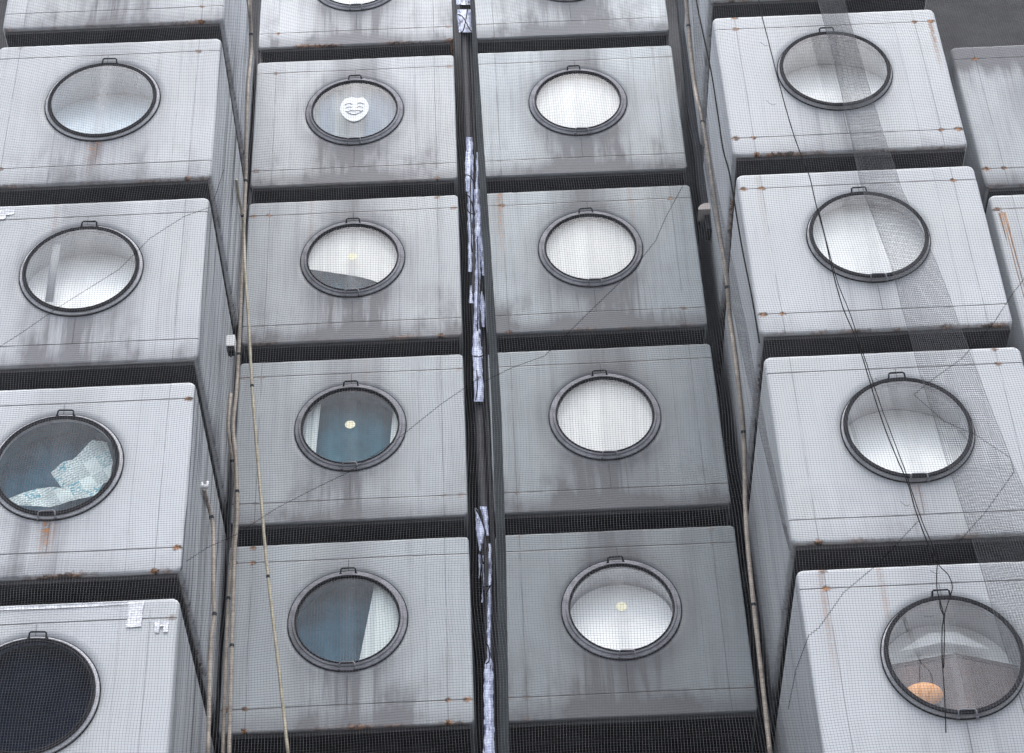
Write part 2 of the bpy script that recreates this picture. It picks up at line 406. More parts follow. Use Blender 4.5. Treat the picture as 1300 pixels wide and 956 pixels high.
# (outer flange radius, glass radius, hole, how far the rim stands out)
KIND = {'A': (.605, .528, .565, .03), 'B': (.622, .556, .60, .04), 'C': (.622, .570, .60, .055)}
def make_window(cap, kind, glass, hrot=0, low=True):
    dim = glass == 'glass_teal'
    Ro, Rg, hole, out_ = KIND[kind]
    if kind == 'A':
        fl = lambda bm: lathe(bm, [(hole-.02, .03), (hole+.005, -.004), (Ro, -.004), (Ro-.004, -.016), (Ro-.02, -.02), (Rg+.040, -.022), (Rg+.032, -.036), (Rg+.01, -.038), (Rg+.004, .02)])
        gk = lambda bm: lathe(bm, [(Rg+.010, .02), (Rg+.010, -.044), (Rg+.003, -.050), (Rg-.006, -.046), (Rg-.010, -.03), (Rg-.010, .02)])
    else:
        fl = lambda bm: lathe(bm, [(hole-.02, .03), (hole+.005, -.004), (Ro, -.004), (Ro-.003, -.018), (Ro-.014, -.022), (Rg+.036, -.024), (Rg+.034, -out_+.012), (Rg+.008, -out_+.012), (Rg+.004, .02)])
        def gk(bm):
            for rc_, rr_ in ((Rg + .026, .011), (Rg + .004, .010)):
                lathe(bm, [(rc_ + rr_ * math.cos(2*math.pi*q/8), -out_ + .004 + rr_ * math.sin(2*math.pi*q/8)) for q in range(8)], 72, WZ, True)
            if kind == 'C': lathe(bm, [(Rg + .030, -out_ + .008), (Rg + .030, -out_ - .004), (Rg + .004, -out_ - .004), (Rg + .002, -out_ + .01)])
    seal = lambda bm: lathe(bm, [(Ro+.001, -.001), (Ro+.001, -.010), (Ro+.007, -.011), (Ro+.010, -.002)])  # thin black ring draws the shadow line around the flange
    def pane(bm):
        rr = [0.001, .15, .3, .42, Rg]
        lathe(bm, [(r, -.012 - .014 * (1 - (r/Rg)**2)) for r in rr])
    rev = lambda bm: lathe(bm, [(Rg+.004, .025), (Rg+.03, .03), (Rg+.035, .42), (Rg+.09, .44), (Rg+.35, .44)])
    rev_d = lambda bm: lathe(bm, [(Rg+.004, .025), (Rg+.03, .03), (Rg+.035, .22)])
    t = inst('window', mesh_of('window' + kind, fl, 'flange' if kind == 'A' else 'flange_light'), cap)
    inst('seal', mesh_of('seal' + kind, seal, 'rubber_and_rim_shadow'), t)  # seal is the added black ring that draws the flange shadow line
    inst('gasket', mesh_of('gasket' + kind, gk, 'rubber_and_rim_shadow'), t)
    p = inst('glass_pane', mesh_of('glass_pane' + kind, pane, glass), t, (0, {'A': -.012, 'B': -.026, 'C': -.040}[kind], 0))
    inst('reveal', mesh_of('reveal' + kind + ('d' if dim else ''), rev if not dim else rev_d, 'lining' if not dim else 'teal'), t)
    r0 = Rg + .036
    hm = mesh_of('handle', handle_build, 'steel')
    hd = lambda ang, name='handle': inst(name, hm, t, (r0 * math.sin(ang), -out_ * .6, WZ + r0 * math.cos(ang)), (0, ang, 0))
    hd(hrot)
    if low:
        o = inst('latch', mesh_of('latch', handle_build, 'flange'), t, ((Rg-.035) * math.sin(-hrot), -out_ * .6, WZ - (Rg+.05) * math.cos(hrot)), (0, -hrot, 0))
    return t
def disc(bm, r, y, n=64, cx=0, cz=WZ, rows=1):
    c = [bm.verts.new((cx + r*math.cos(2*math.pi*i/n), y, cz + r*math.sin(2*math.pi*i/n))) for i in range(n)]; bm.faces.new(c)
def thick_poly(bm, pts, y0, y1):
    a = [bm.verts.new((x, y0, z)) for x, z in pts]; b = [bm.verts.new((x, y1, z)) for x, z in pts]; n = len(pts)
    bm.faces.new(a); bm.faces.new(b[::-1])
    for i in range(n): bm.faces.new((a[i], b[i], b[(i+1) % n], a[(i+1) % n]))
def pleats(bm, x0, x1, z0, z1, y, amp, freq, nx=90, edge0=None, edge1=None):
    "hanging pleated cloth; edge0/edge1 shift the left/right edge at the bottom"
    g_ = []
    for j in range(9):
        t = j / 8; zz = z0 + (z1 - z0) * t
        a = x0 + (edge0 or 0) * (1 - t); b = x1 + (edge1 or 0) * (1 - t)
        g_.append([bm.verts.new((a + (b-a)*i/nx, y + amp * math.sin(freq * i / nx + .4 * math.sin(i*.37)), zz)) for i in range(nx + 1)])
    for r0, r1 in zip(g_, g_[1:]):
        for i in range(nx): bm.faces.new((r0[i], r0[i+1], r1[i+1], r1[i]))

# columns: centre x, front y, top of row 0 in eye space; rows go down by P
P = 2.5275
COLS = {1: (-4.1196, 16.070, 21.3611 + 0), 2: (-1.5694, 18.457, 23.6394), 3: (1.2067, 18.426, 23.6138), 4: (3.8883, 16.083, 21.3753)}
def make_capsule(cx, fy, ztop, depth, seed, tone, grime, rust, ribs, label, kind='A', glass='glass', window=True, hrot=0, name='capsule', low=True, extra=None):
    c = empty(name, (cx, fy, ztop - HC + H0))
    tag(c, label, 'capsule', 'capsules of the tower')
    hole = KIND[kind][2] - .01 if window else 0
    b = inst('body', body_mesh(hole, depth), c)
    b['seed'] = float(seed); b['tone'] = float(tone); b['grime'] = float(grime); b['rust'] = float(rust); b['ribs'] = float(ribs)
    for q in ('drip', 'edge_run', 'corner_run', 'soot'): b[q] = float((extra or {}).get(q, 0))
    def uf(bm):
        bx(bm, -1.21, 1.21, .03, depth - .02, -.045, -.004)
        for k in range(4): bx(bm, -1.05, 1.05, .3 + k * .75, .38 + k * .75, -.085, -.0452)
    inst('underframe', mesh_of('underframe%.1f' % depth, uf, 'under'), c)  # dark slab added under the body so the shaded gap turns black
    t = make_window(c, kind, glass, hrot, low) if window else None
    return c, t

SPEC = {
 # (col,row): tone, grime, rust, kind, glass, label
 (1,0): (1.06,.55,.8,'B','glass','light capsule cut by the top edge, above the leftmost blue-grey porthole'),
 (1,1): (1.06,.50,.8,'B','glass_blue','light capsule of the left column with cloudy blue-grey porthole and rust dribble below'),
 (1,2): (1.03,.60,.5,'B','glass','light capsule of the left column with a grey upright bar showing in its bright porthole'),
 (1,3): (1.08,.35,1.0,'B','glass_teal','light capsule with crumpled newspaper behind its teal porthole'),
 (1,4): (1.02,.30,.6,'B','glass_dark','light capsule with black porthole and silver tape on its top corner'),
 (2,0): (.92,.80,1.0,'A','glass','grey capsule cut by the top edge, left of the foil wrapped pipe'),
 (2,1): (.88,.85,.6,'A','glass_blue','grey capsule with a white face picture in its curtained porthole'),
 (2,2): (.85,.80,.7,'A','glass','grey capsule with cream blind and a dark sliver at the porthole bottom'),
 (2,3): (.83,.65,.3,'A','glass_teal','grey capsule with dark teal porthole, round sticker and curtain on its left'),
 (2,4): (.82,.60,.9,'A','glass_teal','grey capsule with dark teal porthole and white curtain on its right'),
 (3,0): (.82,.90,.2,'A','glass','grey capsule cut by the top edge, right of the foil wrapped pipe'),
 (3,1): (.77,.90,.15,'A','glass','grey capsule with white blind porthole, topmost whole one right of the foil pipe'),
 (3,2): (.70,1.0,.7,'A','glass','grey capsule with white blind and a rust stain down its upper left corner'),
 (3,3): (.56,.95,.3,'A','glass','dark grey capsule with plain white blind, below the one with the rust stain'),
 (3,4): (.47,.90,.2,'A','glass','darkest grey capsule with white porthole and small round sticker, lowest right of the foil pipe'),
 (4,0): (1.05,.6,.9,'C','glass','light capsule of the right column cut by the top edge, only its underside showing'),
 (4,1): (1.10,.35,1.0,'C','glass','light capsule with rusty streak down its right edge, highest with the netting band'),
 (4,2): (1.10,.30,1.0,'C','glass','light capsule with rusty lower lip, second behind the diagonal netting band'),
 (4,3): (1.05,.28,.8,'C','glass','light capsule with half bright porthole, third behind the diagonal netting band'),
 (4,4): (1.00,.25,.9,'C','glass','light capsule with brown wood and orange lamp visible in its porthole'),
}
rnd = random.Random(4)
EXTRA = {(1,1): dict(drip=.9), (1,3): dict(drip=1.3), (4,1): dict(edge_run=1.2), (3,2): dict(corner_run=1.4), (4,2): dict(corner_run=.3), (4,3): dict(corner_run=0, drip=.5), (2,1): dict(drip=.1), (4,4): dict(corner_run=.8)}
caps = {}
for (c, r), (tone, grime, rust, kind, glass, label) in SPEC.items():
    cx, fy, zt = COLS[c]
    depth = 4.0 if c in (1, 4) else 3.0
    cap, win = make_capsule(cx, fy, zt - P * r, depth, c * 3.17 + r * 1.37, tone, grime, rust, 1.0 if c == 1 else .35, label, kind, glass, True,
                            {1: R(3), 2: 0, 3: R(-2), 4: R(-1)}[c], low=(c, r) not in ((1,1),(1,2),(4,1),(1,4)), extra=EXTRA.get((c, r)))
    caps[c, r] = (cap, win)

def part(name, build, mat, parent, smooth=True):
    bm = bmesh.new(); build(bm); bmesh.ops.recalc_face_normals(bm, faces=bm.faces)
    return link(name, bm, mat, parent, smooth)
def blind_disc(bm, r, y, y0=.035):
    f = lambda zz: y0 + (zz + r) / (2*r) * y
    "round fan blind: radial pleats"
    n = 144; c = bm.verts.new((0, f(0), WZ)); rings = []
    for q in (.07, r * .5, r):
        rings.append([bm.verts.new((q*math.cos(2*math.pi*i/n), f(q*math.sin(2*math.pi*i/n)) + (.003 if i % 2 else -.003) * q / r, WZ + q*math.sin(2*math.pi*i/n))) for i in range(n)])
    for i in range(n):
        bm.faces.new((c, rings[0][i], rings[0][(i+1) % n]))
        for a, b in zip(rings, rings[1:]): bm.faces.new((a[i], a[(i+1) % n], b[(i+1) % n], b[i]))
# closed blinds right behind the glass
for k in ((3,0), (3,1), (3,2), (3,3), (2,0)):
    part('blind', lambda bm: pleats(bm, -.54, .54, WZ-.54, WZ+.54, .05, .0015, 70), 'cream', caps[k][0])
# blinds at the back of the reveal: their upper rim shows as an arc
for k in ((4,1), (4,2), (4,3), (3,4), (1,1), (1,2), (1,0), (4,0)):
    dep = {(4,2): .10, (1,1): .40, (1,2): .34, (3,4): .30}.get(k, .40)
    part('blind', lambda bm: blind_disc(bm, KIND['C'][1] + .03 if k[0] != 3 else .53, dep), 'white', caps[k][0])
# col 1 row 2: a leaning board and a rail behind the glass
part('board', lambda bm: thick_poly(bm, [(-.33, WZ-.40), (-.25, WZ-.40), (-.25, WZ+.42), (-.33, WZ+.42)], .0, .02), 'board', caps[1,2][0])
# col 2 row 1: curtain with the pale face picture
part('curtain', lambda bm: pleats(bm, -.53, .53, WZ-.53, WZ+.53, .08, .012, 46), 'curtain', caps[2,1][0])
def face_pts():
    o = []
    for i in range(60):
        a = 2*math.pi*i/60; x = .175*math.cos(a); z = .25*math.sin(a)
        if z > 0: x *= 1.02; z = min(z, .20 + .01*math.cos(7*a))
        else: x *= 1 - .10 * (-z/.2)**2; z *= .92
        o.append((x, z + WZ))
    return o
stk = part('sticker', lambda bm: thick_poly(bm, face_pts(), -.049, -.046), 'paper', caps[2,1][1], False)
stk['label'] = 'white printed face with closed smiling eyes'
def marks(bm):
    def ln(pts, r=.0055): tube(bm, spline([(x, -.050, WZ + z * 1.15) for x, z in pts], 4), r, 5)
    for s in (-1, 1):
        ln([(s*.03, .070), (s*.07, .088), (s*.12, .066)], .005)
        ln([(s*.03, .018), (s*.065, .030), (s*.11, .012)], .004)
        ln([(s*.02, -.035), (s*.05, -.028), (s*.075, -.046), (s*.11, -.036)], .006); ln([(s*.045, -.075), (s*.09, -.065)], .004)
    ln([(-.018, -.03), (0, -.037), (.018, -.03)]); ln([(-.055, -.078), (0, -.092), (.055, -.078)], .006)
part('printed_face', marks, 'ink', caps[2,1][1])
# col 2 row 2: cream blind with the lower part open
def wedge(bm):
    pts = [(-.54, WZ+.54), (-.56, WZ-.07), (-.45, WZ-.10), (.05, WZ-.23), (.22, WZ-.30), (.56, WZ-.50), (.54, WZ+.54)]
    thick_poly(bm, pts, .05, .056)
part('blind', wedge, 'cream', caps[2,2][0], False)
part('back_curtain', lambda bm: pleats(bm, -.75, .75, WZ-.75, WZ+.75, .20, .015, 30), 'teal', caps[2,2][0])
# col 2 row 3 and 4: dim rooms with curtains at the side
for k in ((2,3), (2,4), (1,3)):
    part('back_curtain', lambda bm: pleats(bm, -.75, .75, WZ-.75, WZ+.75, .26, .022, 34), 'teal' if k == (2,3) else 'blue', caps[k][0])
part('curtain', lambda bm: pleats(bm, -.56, -.34, WZ-.56, WZ+.45, .10, .01, 14, 30, 0, -.06), 'whitecloth', caps[2,3][0])
part('curtain', lambda bm: pleats(bm, .46, .56, WZ-.30, WZ+.25, .06, .006, 8, 20, -.04, 0), 'whitecloth', caps[2,3][0])
part('curtain', lambda bm: pleats(bm, .27, .58, WZ-.54, WZ+.50, .06, .008, 16, 40, -.17, 0), 'whitecloth', caps[2,4][0])
for k in ((2,2), (2,3), (3,4)):
    part('sticker', lambda bm: disc(bm, .056, -.046 if k != (3,4) else -.046, 28, 0 if k != (3,4) else .0), 'yellow', caps[k][1])
part('dark_curtain', lambda bm: pleats(bm, -.56, .56, WZ-.56, WZ+.56, .06, .01, 30), 'dark_cloth', caps[1,4][0])
# col 4 row 4: a room with timber cabinet and lamp
c44 = caps[4,4][0]
part('ceiling_panel', lambda bm: blind_disc(bm, .598, .17, .225), 'white', c44)
part('ceiling_panel', lambda bm: thick_poly(bm, [(-.42, WZ+.22), (.0, WZ+.30), (.40, WZ+.20), (.12, WZ+.40), (-.12, WZ+.40)], .219, .222), 'white', c44, False)
def cab(bm):
    thick_poly(bm, [(-.58, WZ+.03), (.06, WZ+.13), (.58, WZ-.03), (.45, WZ-.60), (-.45, WZ-.60)], .155, .210)
    for w_, y_ in ((.0, .148), (.028, .150)):
        tube(bm, [(-.58, y_, WZ+.03-w_), (.06, y_, WZ+.13-w_), (.58, y_, WZ-.03-w_)], .006, 5)
    for k in range(13): bx(bm, -.56 + k*.092, -.554 + k*.092, .149, .154, WZ-.48, WZ-.05)
part('cabinet', cab, 'wood', c44, False)
def lamp(bm):
    bmesh.ops.create_uvsphere(bm, u_segments=28, v_segments=16, radius=.15, matrix=Matrix.Translation((-.30, .07, WZ-.32)) @ Matrix.Diagonal((1.1, .5, .75, 1)))
    tube(bm, [(-.30, .07, WZ-.56), (-.30, .07, WZ-.42)], .012, 8)
part('lamp_shade', lamp, 'orange', c44)

# right-hand column set back a little, two capsules without a window in view
for i, (zt, tone, label) in enumerate(((18.60, .86, 'windowless grey capsule with sooty top edge in the upper right corner'),
                                       (16.23, .96, 'windowless pale capsule with orange rust run at the right picture edge'))):
    cc, _ = make_capsule(5.325 + W/2, 16.45, zt, 3.5, 41.3 + i * 3.3, tone, 1.0 if i == 0 else .35, 1.0, .2, label, window=False, extra=dict(soot=1.0 if i == 0 else 0))
    if i == 1:
        def runs(bm):
            for x_, w_, z0_, z1_ in ((.10, .008, .1, 2.0), (.13, .014, .75, 1.98), (.075, .012, 1.5, 1.98)):
                thick_poly(bm, [(-W/2 + x_ - w_, z1_), (-W/2 + x_ + w_, z1_), (-W/2 + x_ + w_*.5, (z0_+z1_)/2), (-W/2 + x_, z0_), (-W/2 + x_ - w_*.4, (z0_+z1_)/2)], -.0025, .001)
        g = G('orange_rust_run'); x, y, z = g.obj(); n = g.noise(g.vec(x * 30, y, z * 3), 1, 4)
        g.bsdf(g.mix(g.step(n, .4, .62), (.30, .19, .12), (.16, .07, .03)), .8); MAT['rustrun'] = g.m
        part('rust_run', runs, 'rustrun', cc)

# silver tape patches on the lowest left capsule
def tape_patch(bm, x0, x1, z0, z1, y=-.006, n=10):
    rr = random.Random(int(x0*100)); vs = []
    for j in range(n + 1):
        row = []
        for i in range(4):
            row.append(bm.verts.new((x0 + (x1-x0)*i/3 + rr.uniform(-.006,.006), y - rr.random()*.008, z0 + (z1-z0)*j/n + rr.uniform(-.006,.006))))
        vs.append(row)
    for a, b in zip(vs, vs[1:]):
        for i in range(3): bm.faces.new((a[i], a[i+1], b[i+1], b[i]))
part('tape_patch', lambda bm: tape_patch(bm, .80, .93, 1.94, 2.21), 'tape', caps[1,4][0])
part('tape_patch', lambda bm: (tape_patch(bm, 1.06, 1.17, 1.94, 1.985, -.006, 4), tape_patch(bm, 1.05, 1.09, 1.87, 1.99, -.007, 4), tape_patch(bm, 1.13, 1.17, 1.87, 1.96, -.007, 4)), 'tape', caps[1,4][0])
part('tape_patch', lambda bm: tape_patch(bm, -1.0, .9, 2.185, 2.215, -.004, 3), 'tape', caps[1,4][0])
part('tape_patch', lambda bm: (tape_patch(bm, -1.0, -.78, 2.10, 2.17, -.006, 4), tape_patch(bm, -.95, -.86, 2.04, 2.12, -.007, 4)), 'tape', caps[1,2][0])

# newspaper sheets crumpled behind the teal porthole
c13 = caps[1,3][0].location
def sheet(name, outline, y, seed, label):
    rr = random.Random(seed); bm = bmesh.new()
    xs = [p[0] for p in outline]; zs = [p[1] for p in outline]
    vs = [bm.verts.new((x, 0, z)) for x, z in outline]; f = bm.faces.new(vs)
    bmesh.ops.triangulate(bm, faces=[f]); bmesh.ops.subdivide_edges(bm, edges=bm.edges[:], cuts=5, use_grid_fill=True)
    for v in bm.verts: v.co.y = .05 * abs(((v.co.x * 2.3 + v.co.z * 1.7 + seed * .13) % 1) - .5) + .02 * abs(((v.co.x * 3.1 - v.co.z * 4.3) % 1) - .5)
    bmesh.ops.triangulate(bm, faces=bm.faces[:])
    o = link(name, bm, 'news', None, False); o.location = (c13.x, c13.y + y, c13.z + WZ)
    return tag(o, label, 'newspaper', 'newspapers in the left porthole')
sheet('newspaper', [(-.08,.03),(.04,.15),(.11,.17),(.28,.40),(.42,.37),(.50,.12),(.49,-.10),(.08,-.22)], .10, 2, 'crumpled newspaper standing upright on the right behind the teal porthole')
sheet('newspaper', [(-.44,-.28),(-.18,-.17),(-.02,-.17),(.12,-.22),(.46,-.10),(.38,-.28),(-.05,-.40),(-.33,-.37)], .07, 5, 'long folded newspaper lying along the bottom of the teal porthole')

# ---------------------------------------------------------------- tower core behind the capsules and the ground
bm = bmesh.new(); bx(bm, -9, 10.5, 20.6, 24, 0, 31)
tag(link('tower_wall', bm, 'core', None, False), 'dark tower wall seen in the gaps behind the capsules', 'wall')
bm = bmesh.new(); v = [bm.verts.new(p) for p in ((-300,-300,0),(300,-300,0),(300,300,0),(-300,300,0))]; bm.faces.new(v)
tag(link('ground', bm, 'asphalt', None, False), None, None, None, 'structure')

# ---------------------------------------------------------------- pipes and ducts
def strip_duct(name, px, Y, thick, mat, label, cat, group=None):
    "vertical sheet-metal duct given by its left and right edges"
    bm = bmesh.new(); a = []
    for (xl, xr, y) in px:
        l, r_ = at(xl, y, Y), at(xr, y, Y); a.append([bm.verts.new(q) for q in (l, r_, r_ + Vector((0, thick, 0)), l + Vector((0, thick, 0)))])
    for p, q in zip(a, a[1:]):
        for i in range(4): bm.faces.new((p[i], p[(i+1) % 4], q[(i+1) % 4], q[i]))
    bm.faces.new(a[0]); bm.faces.new(a[-1][::-1]); bmesh.ops.recalc_face_normals(bm, faces=bm.faces)
    bmesh.ops.bevel(bm, geom=[e for e in bm.edges if abs((e.verts[0].co-e.verts[1].co).normalized().z) > .9], offset=.006, segments=2)
    return tag(link(name, bm, mat, None, False), label, cat, group)
strip_duct('duct', [(592,598,-90),(600,606,60),(604,612,150),(614,624,330),(624,636,510),(630,642,690),(633,645,867),(636,648,1000)], 18.42, .02, 'duct',
           'narrow grey-green duct running up beside the foil wrapped pipe', 'duct')
strip_duct('duct', [(850,860,-90),(862,872,20),(876,889,150),(897,908,290)], 18.35, .2, 'duct2', 'grey-blue duct in the gap left of the right column', 'duct')

def world_tube(name, px, Y, r, mat, label, cat, group=None, rvar=.08, n=8):
    bm = bmesh.new()
    pts = []
    for p in px:
        q = at(p[0], p[1], p[2] if len(p) > 2 else Y)
        lim = 2.6383 - r - .004 if q.x > 0 else -2.8696 + r + .004      # flanks of the right and left columns
        if q.x > lim > 0 or (q.x < lim < 0):
            q = at(p[0], p[1], q.y * lim / q.x)
        pts.append(q)
    path = spline(pts, 7); tube(bm, path, r, n, rvar)
    o = tag(link(name, bm, mat), label, cat, group)
    for k in range(12, len(path) - 4, 23):
        if name != 'hose': break
        t = (path[k+1] - path[k]).normalized(); bm = bmesh.new(); tube(bm, [path[k] - t * .016, path[k] + t * .016], r + .003, 8)
        link('clip', bm, 'duct', o, False)
    return o
gH = 'drain hoses down the facade'
world_tube('hose', [(314,-60),(317,0),(319,60),(315,110),(313,170),(312,230),(309,300),(306,370),(304,430),(300,500),(296,540),(300,590),(301,650),(298,700),(296,760),(294,830),(292,900),(290,980)], 18.30, .021, 'hose',
           'long beige hose running down the left edge of the sticker window column', 'hose', gH)
world_tube('hose', [(300,228),(303,250),(309,285),(311,340),(315,400),(320,490),(326,570),(332,640),(338,710),(347,790),(356,867),(366,960)], 18.2, .017, 'hose2',
           'thin straw-coloured hose slanting down across the grey capsules', 'hose', gH)
world_tube('hose', [(259,622,17.2),(264,640,17.2),(270,665,17.2),(271,700,17.2),(271,745,17.2),(272,780,17.2),(268,815,17.2),(266,870,17.2),(264,960,17.2)], 17.2, .021, 'hose',
           'short beige hose starting at a tap on the light capsule side', 'hose', gH)
bm = bmesh.new(); q = at(259, 618, 17.2); q = at(259, 618, q.y * -2.838 / q.x)
tube(bm, [q + Vector((-.03,0,.0)), q + Vector((.04,0,0))], .022, 8); tube(bm, [q + Vector((.03,0,-.01)), q + Vector((.03,0,.06))], .014, 8); tube(bm, [q + Vector((-.02,0,0)), q + Vector((-.02,0,.05))], .012, 8)
tag(link('tap', bm, 'pale'), 'small pale tap on the capsule side where a short hose begins', 'tap')
world_tube('hose', [(293,500),(290,545),(297,600),(299,640),(296,690),(290,760),(286,860),(282,980)], 18.36, .018, 'hose',
           'pinkish hose twisted beside the long hose in the left gap', 'hose', gH)
world_tube('hose', [(868,-70,18.1),(871,0,18.1),(875,45,18.1),(879,85,18.1),(883,115,18.1),(892,155,18.1),(903,225,18.1),(913,295,18.1),(922,350,18.1),(926,400,18.1),(933,450,18.1),(941,520,18.1),(945,570,18.1),(946,640,18.1),(950,700,18.1),(958,780,18.1),(968,867,18.1),(978,960,18.1)], 18.1, .023, 'hose',
           'beige hose down the dark gap left of the right column', 'hose', gH)
world_tube('pipe', [(333,-80),(330,0),(326,90),(321,200),(314,300),(306,400),(300,500),(294,600),(291,700),(287,800),(284,960)], 18.52, .026, 'darkpipe_gap',
           'black tube shading the narrow gap beside the ribbed capsule sides', 'pipe', None, .1)  # black tube stands in for the dark line of the gap
# pipe pair wrapped in foil between the two middle columns
def foil(px, Y, r, seed):
    pass
tp = empty('wrapped_pipe', at(612, 960, 18.55)); tag(tp, 'black pipe patched with crinkled white foil tape in the central gap', 'pipe')
def child(name, bm, mat):
    o = link(name, bm, mat); o.parent = tp; o.matrix_parent_inverse = Matrix.Translation(-tp.location); return o
bm = bmesh.new(); tube(bm, spline([at(x, y, 18.60) for x, y in ((588,-60),(590,40),(595,170),(600,300),(606,430),(610,560),(617,700),(622,830),(626,980))], 6), .055, 12, .05); child('pipe_core', bm, 'darkpipe_gap')
bm = bmesh.new(); tube(bm, spline([at(x, y, 18.64) for x, y in ((594,-60),(597,40),(602,170),(609,300),(614,430),(620,560),(626,700),(630,830),(634,980))], 6), .038, 10, .05); child('pipe_core', bm, 'darkpipe_gap')
def wrap(rows, Y=18.53, seed=1):
    "foil strip given by left/right edges per height, with a ragged outline and crinkles"
    rr = random.Random(seed); bm = bmesh.new(); prev = None
    ys = [r_[2] for r_ in rows]; n = max(6, int((ys[-1] - ys[0]) / 1.8)); wob = [0, 0]
    for j in range(n + 1):
        y = ys[0] + (ys[-1] - ys[0]) * j / n
        for a, b in zip(rows, rows[1:]):
            if a[2] <= y <= b[2]:
                t = (y - a[2]) / (b[2] - a[2]); xl = a[0] + (b[0]-a[0])*t; xr = a[1] + (b[1]-a[1])*t; break
        wob = [w_ * .8 + rr.uniform(-.45, .45) for w_ in wob]; xl += wob[0]; xr += wob[1]
        if xr < xl + .5: xr = xl + .5
        row = []
        for i in range(5):
            s = i / 4; p = at(xl + (xr-xl)*s, y, Y - .035 * math.sin(math.pi*s) + rr.uniform(-.003, .003)); row.append(bm.verts.new(p))
        if prev:
            for i in range(4): bm.faces.new((prev[i], prev[i+1], row[i+1], row[i]))
        prev = row
    child('foil_wrap', bm, 'foil')
wrap([(579,599,-40),(580,600,6)], seed=1)
wrap([(580,601,12),(582,604,41)], seed=2)
wrap([(592,600,174),(591,600,200),(591,601,225),(592,599,243)], seed=3)
wrap([(605,608,193),(604,609,240),(607,612,300),(611,616,330),(612,617,350)], seed=13)
wrap([(591,601,196),(593,600,262),(594,600,300),(595,599,345)], seed=4)
wrap([(602,609,240),(603,610,300),(604,610,340),(602,608,400),(600,611,440)], seed=5)
wrap([(596,599,362),(596,600,385)], seed=6)
wrap([(611,613,370),(610,617,392),(612,617,415)], seed=7)
wrap([(600,612,440),(601,613,470),(602,614,510)], seed=8)
wrap([(603,605,645),(604,616,670),(607,614,690),(608,610,700)], seed=9)
wrap([(609,618,643),(614,620,660),(618,621,680)], seed=19)
wrap([(607,610,704),(608,611,720),(608,609,735)], seed=10)
wrap([(611,614,705),(612,615,740),(611,613,765)], seed=11)
wrap([(619,623,690),(620,624,720),(619,624,760),(618,623,835),(615,626,843),(614,626,870),(614,628,960)], seed=12)

bm = bmesh.new()
for pl in ([(590,222),(596,223),(602,231)], [(590,246),(596,250),(600,262),(603,272)], [(591,262),(596,270),(602,272)], [(604,646),(610,658),(615,672),(619,690),(620,700)], [(606,695),(611,705),(614,716),(616,705),(618,694)],
           [(609,746),(615,745),(622,744)], [(616,757),(620,748),(624,742)], [(601,452),(608,453),(616,450)], [(581,18),(588,22),(597,38),(602,40)], [(584,42),(589,36),(594,10)], [(612,690),(612,720),(614,760)], [(606,300),(607,360),(606,420)], [(598,210),(597,260),(599,320)],
           [(616,815),(620,822),(621,838),(617,843)], [(605,470),(606,490),(604,508)]):
    tube(bm, spline([at(x, y, 18.44) for x, y in pl], 5), .007, 5)
child('wrap_tie', bm, 'cable')
# small fittings in the gaps
bm = bmesh.new(); q = at(294, 437, 17.3)
bx(bm, -.05, .04, -.06, .06, -.07, .08); bmesh.ops.bevel(bm, geom=bm.edges[:], offset=.006, segments=2)
o = link('junction_box', bm, 'pale', None, False); o.location = q; tag(o, 'small white junction box on the ribbed side of the left column', 'box')
bm = bmesh.new(); bx(bm, -.035, .035, -.045, .045, -.13, -.067); tube(bm, [(0, 0, -.13), (0, 0, -.17)], .012, 8)
link('cable_gland', bm, 'steel', o, False)
bm = bmesh.new(); n = 16
for s in (0,):
    a = [bm.verts.new((.11*math.cos(math.pi*i/n), -.10, .10*math.sin(math.pi*i/n))) for i in range(n+1)]
    b = [bm.verts.new((.11*math.cos(math.pi*i/n), .10, .10*math.sin(math.pi*i/n))) for i in range(n+1)]
    bm.faces.new(a); bm.faces.new(b[::-1])
    for i in range(n): bm.faces.new((a[i], b[i], b[i+1], a[i+1]))
    bm.faces.new((a[0], a[-1], b[-1], b[0]))
o = link('vent_cowl', bm, 'pink', None, False); o.location = at(898, 273, 18.35); tag(o, 'half-round cream vent cowl in the gap left of the right column', 'vent')

# ---------------------------------------------------------------- the safety net
NY0, NZ0 = 15.25, 11.0
def net_y(z, x=0):
    return NY0 + (z - NZ0) * .045
def strand_mesh(name, lines, r):
    "lines: (n, m, 3) array of strand points -> three-sided twine"
    n, m, _ = lines.shape
    t = np.gradient(lines, axis=1); t /= np.linalg.norm(t, axis=2, keepdims=True)
    a = np.cross(t, np.array([0., 1., 0.])); a /= np.linalg.norm(a, axis=2, keepdims=True)
    b = np.cross(t, a)
    V = np.stack([lines + r * (math.cos(q) * a + math.sin(q) * b) for q in (math.pi/2, math.pi*7/6, math.pi*11/6)], axis=2)   # n,m,3,3
    idx = np.arange(n*m*3).reshape(n, m, 3)
    F = np.stack([np.stack([idx[:, :-1, k], idx[:, :-1, (k+1) % 3], idx[:, 1:, (k+1) % 3], idx[:, 1:, k]], axis=-1) for k in range(3)], axis=2).reshape(-1, 4)
    return V.reshape(-1, 3), F
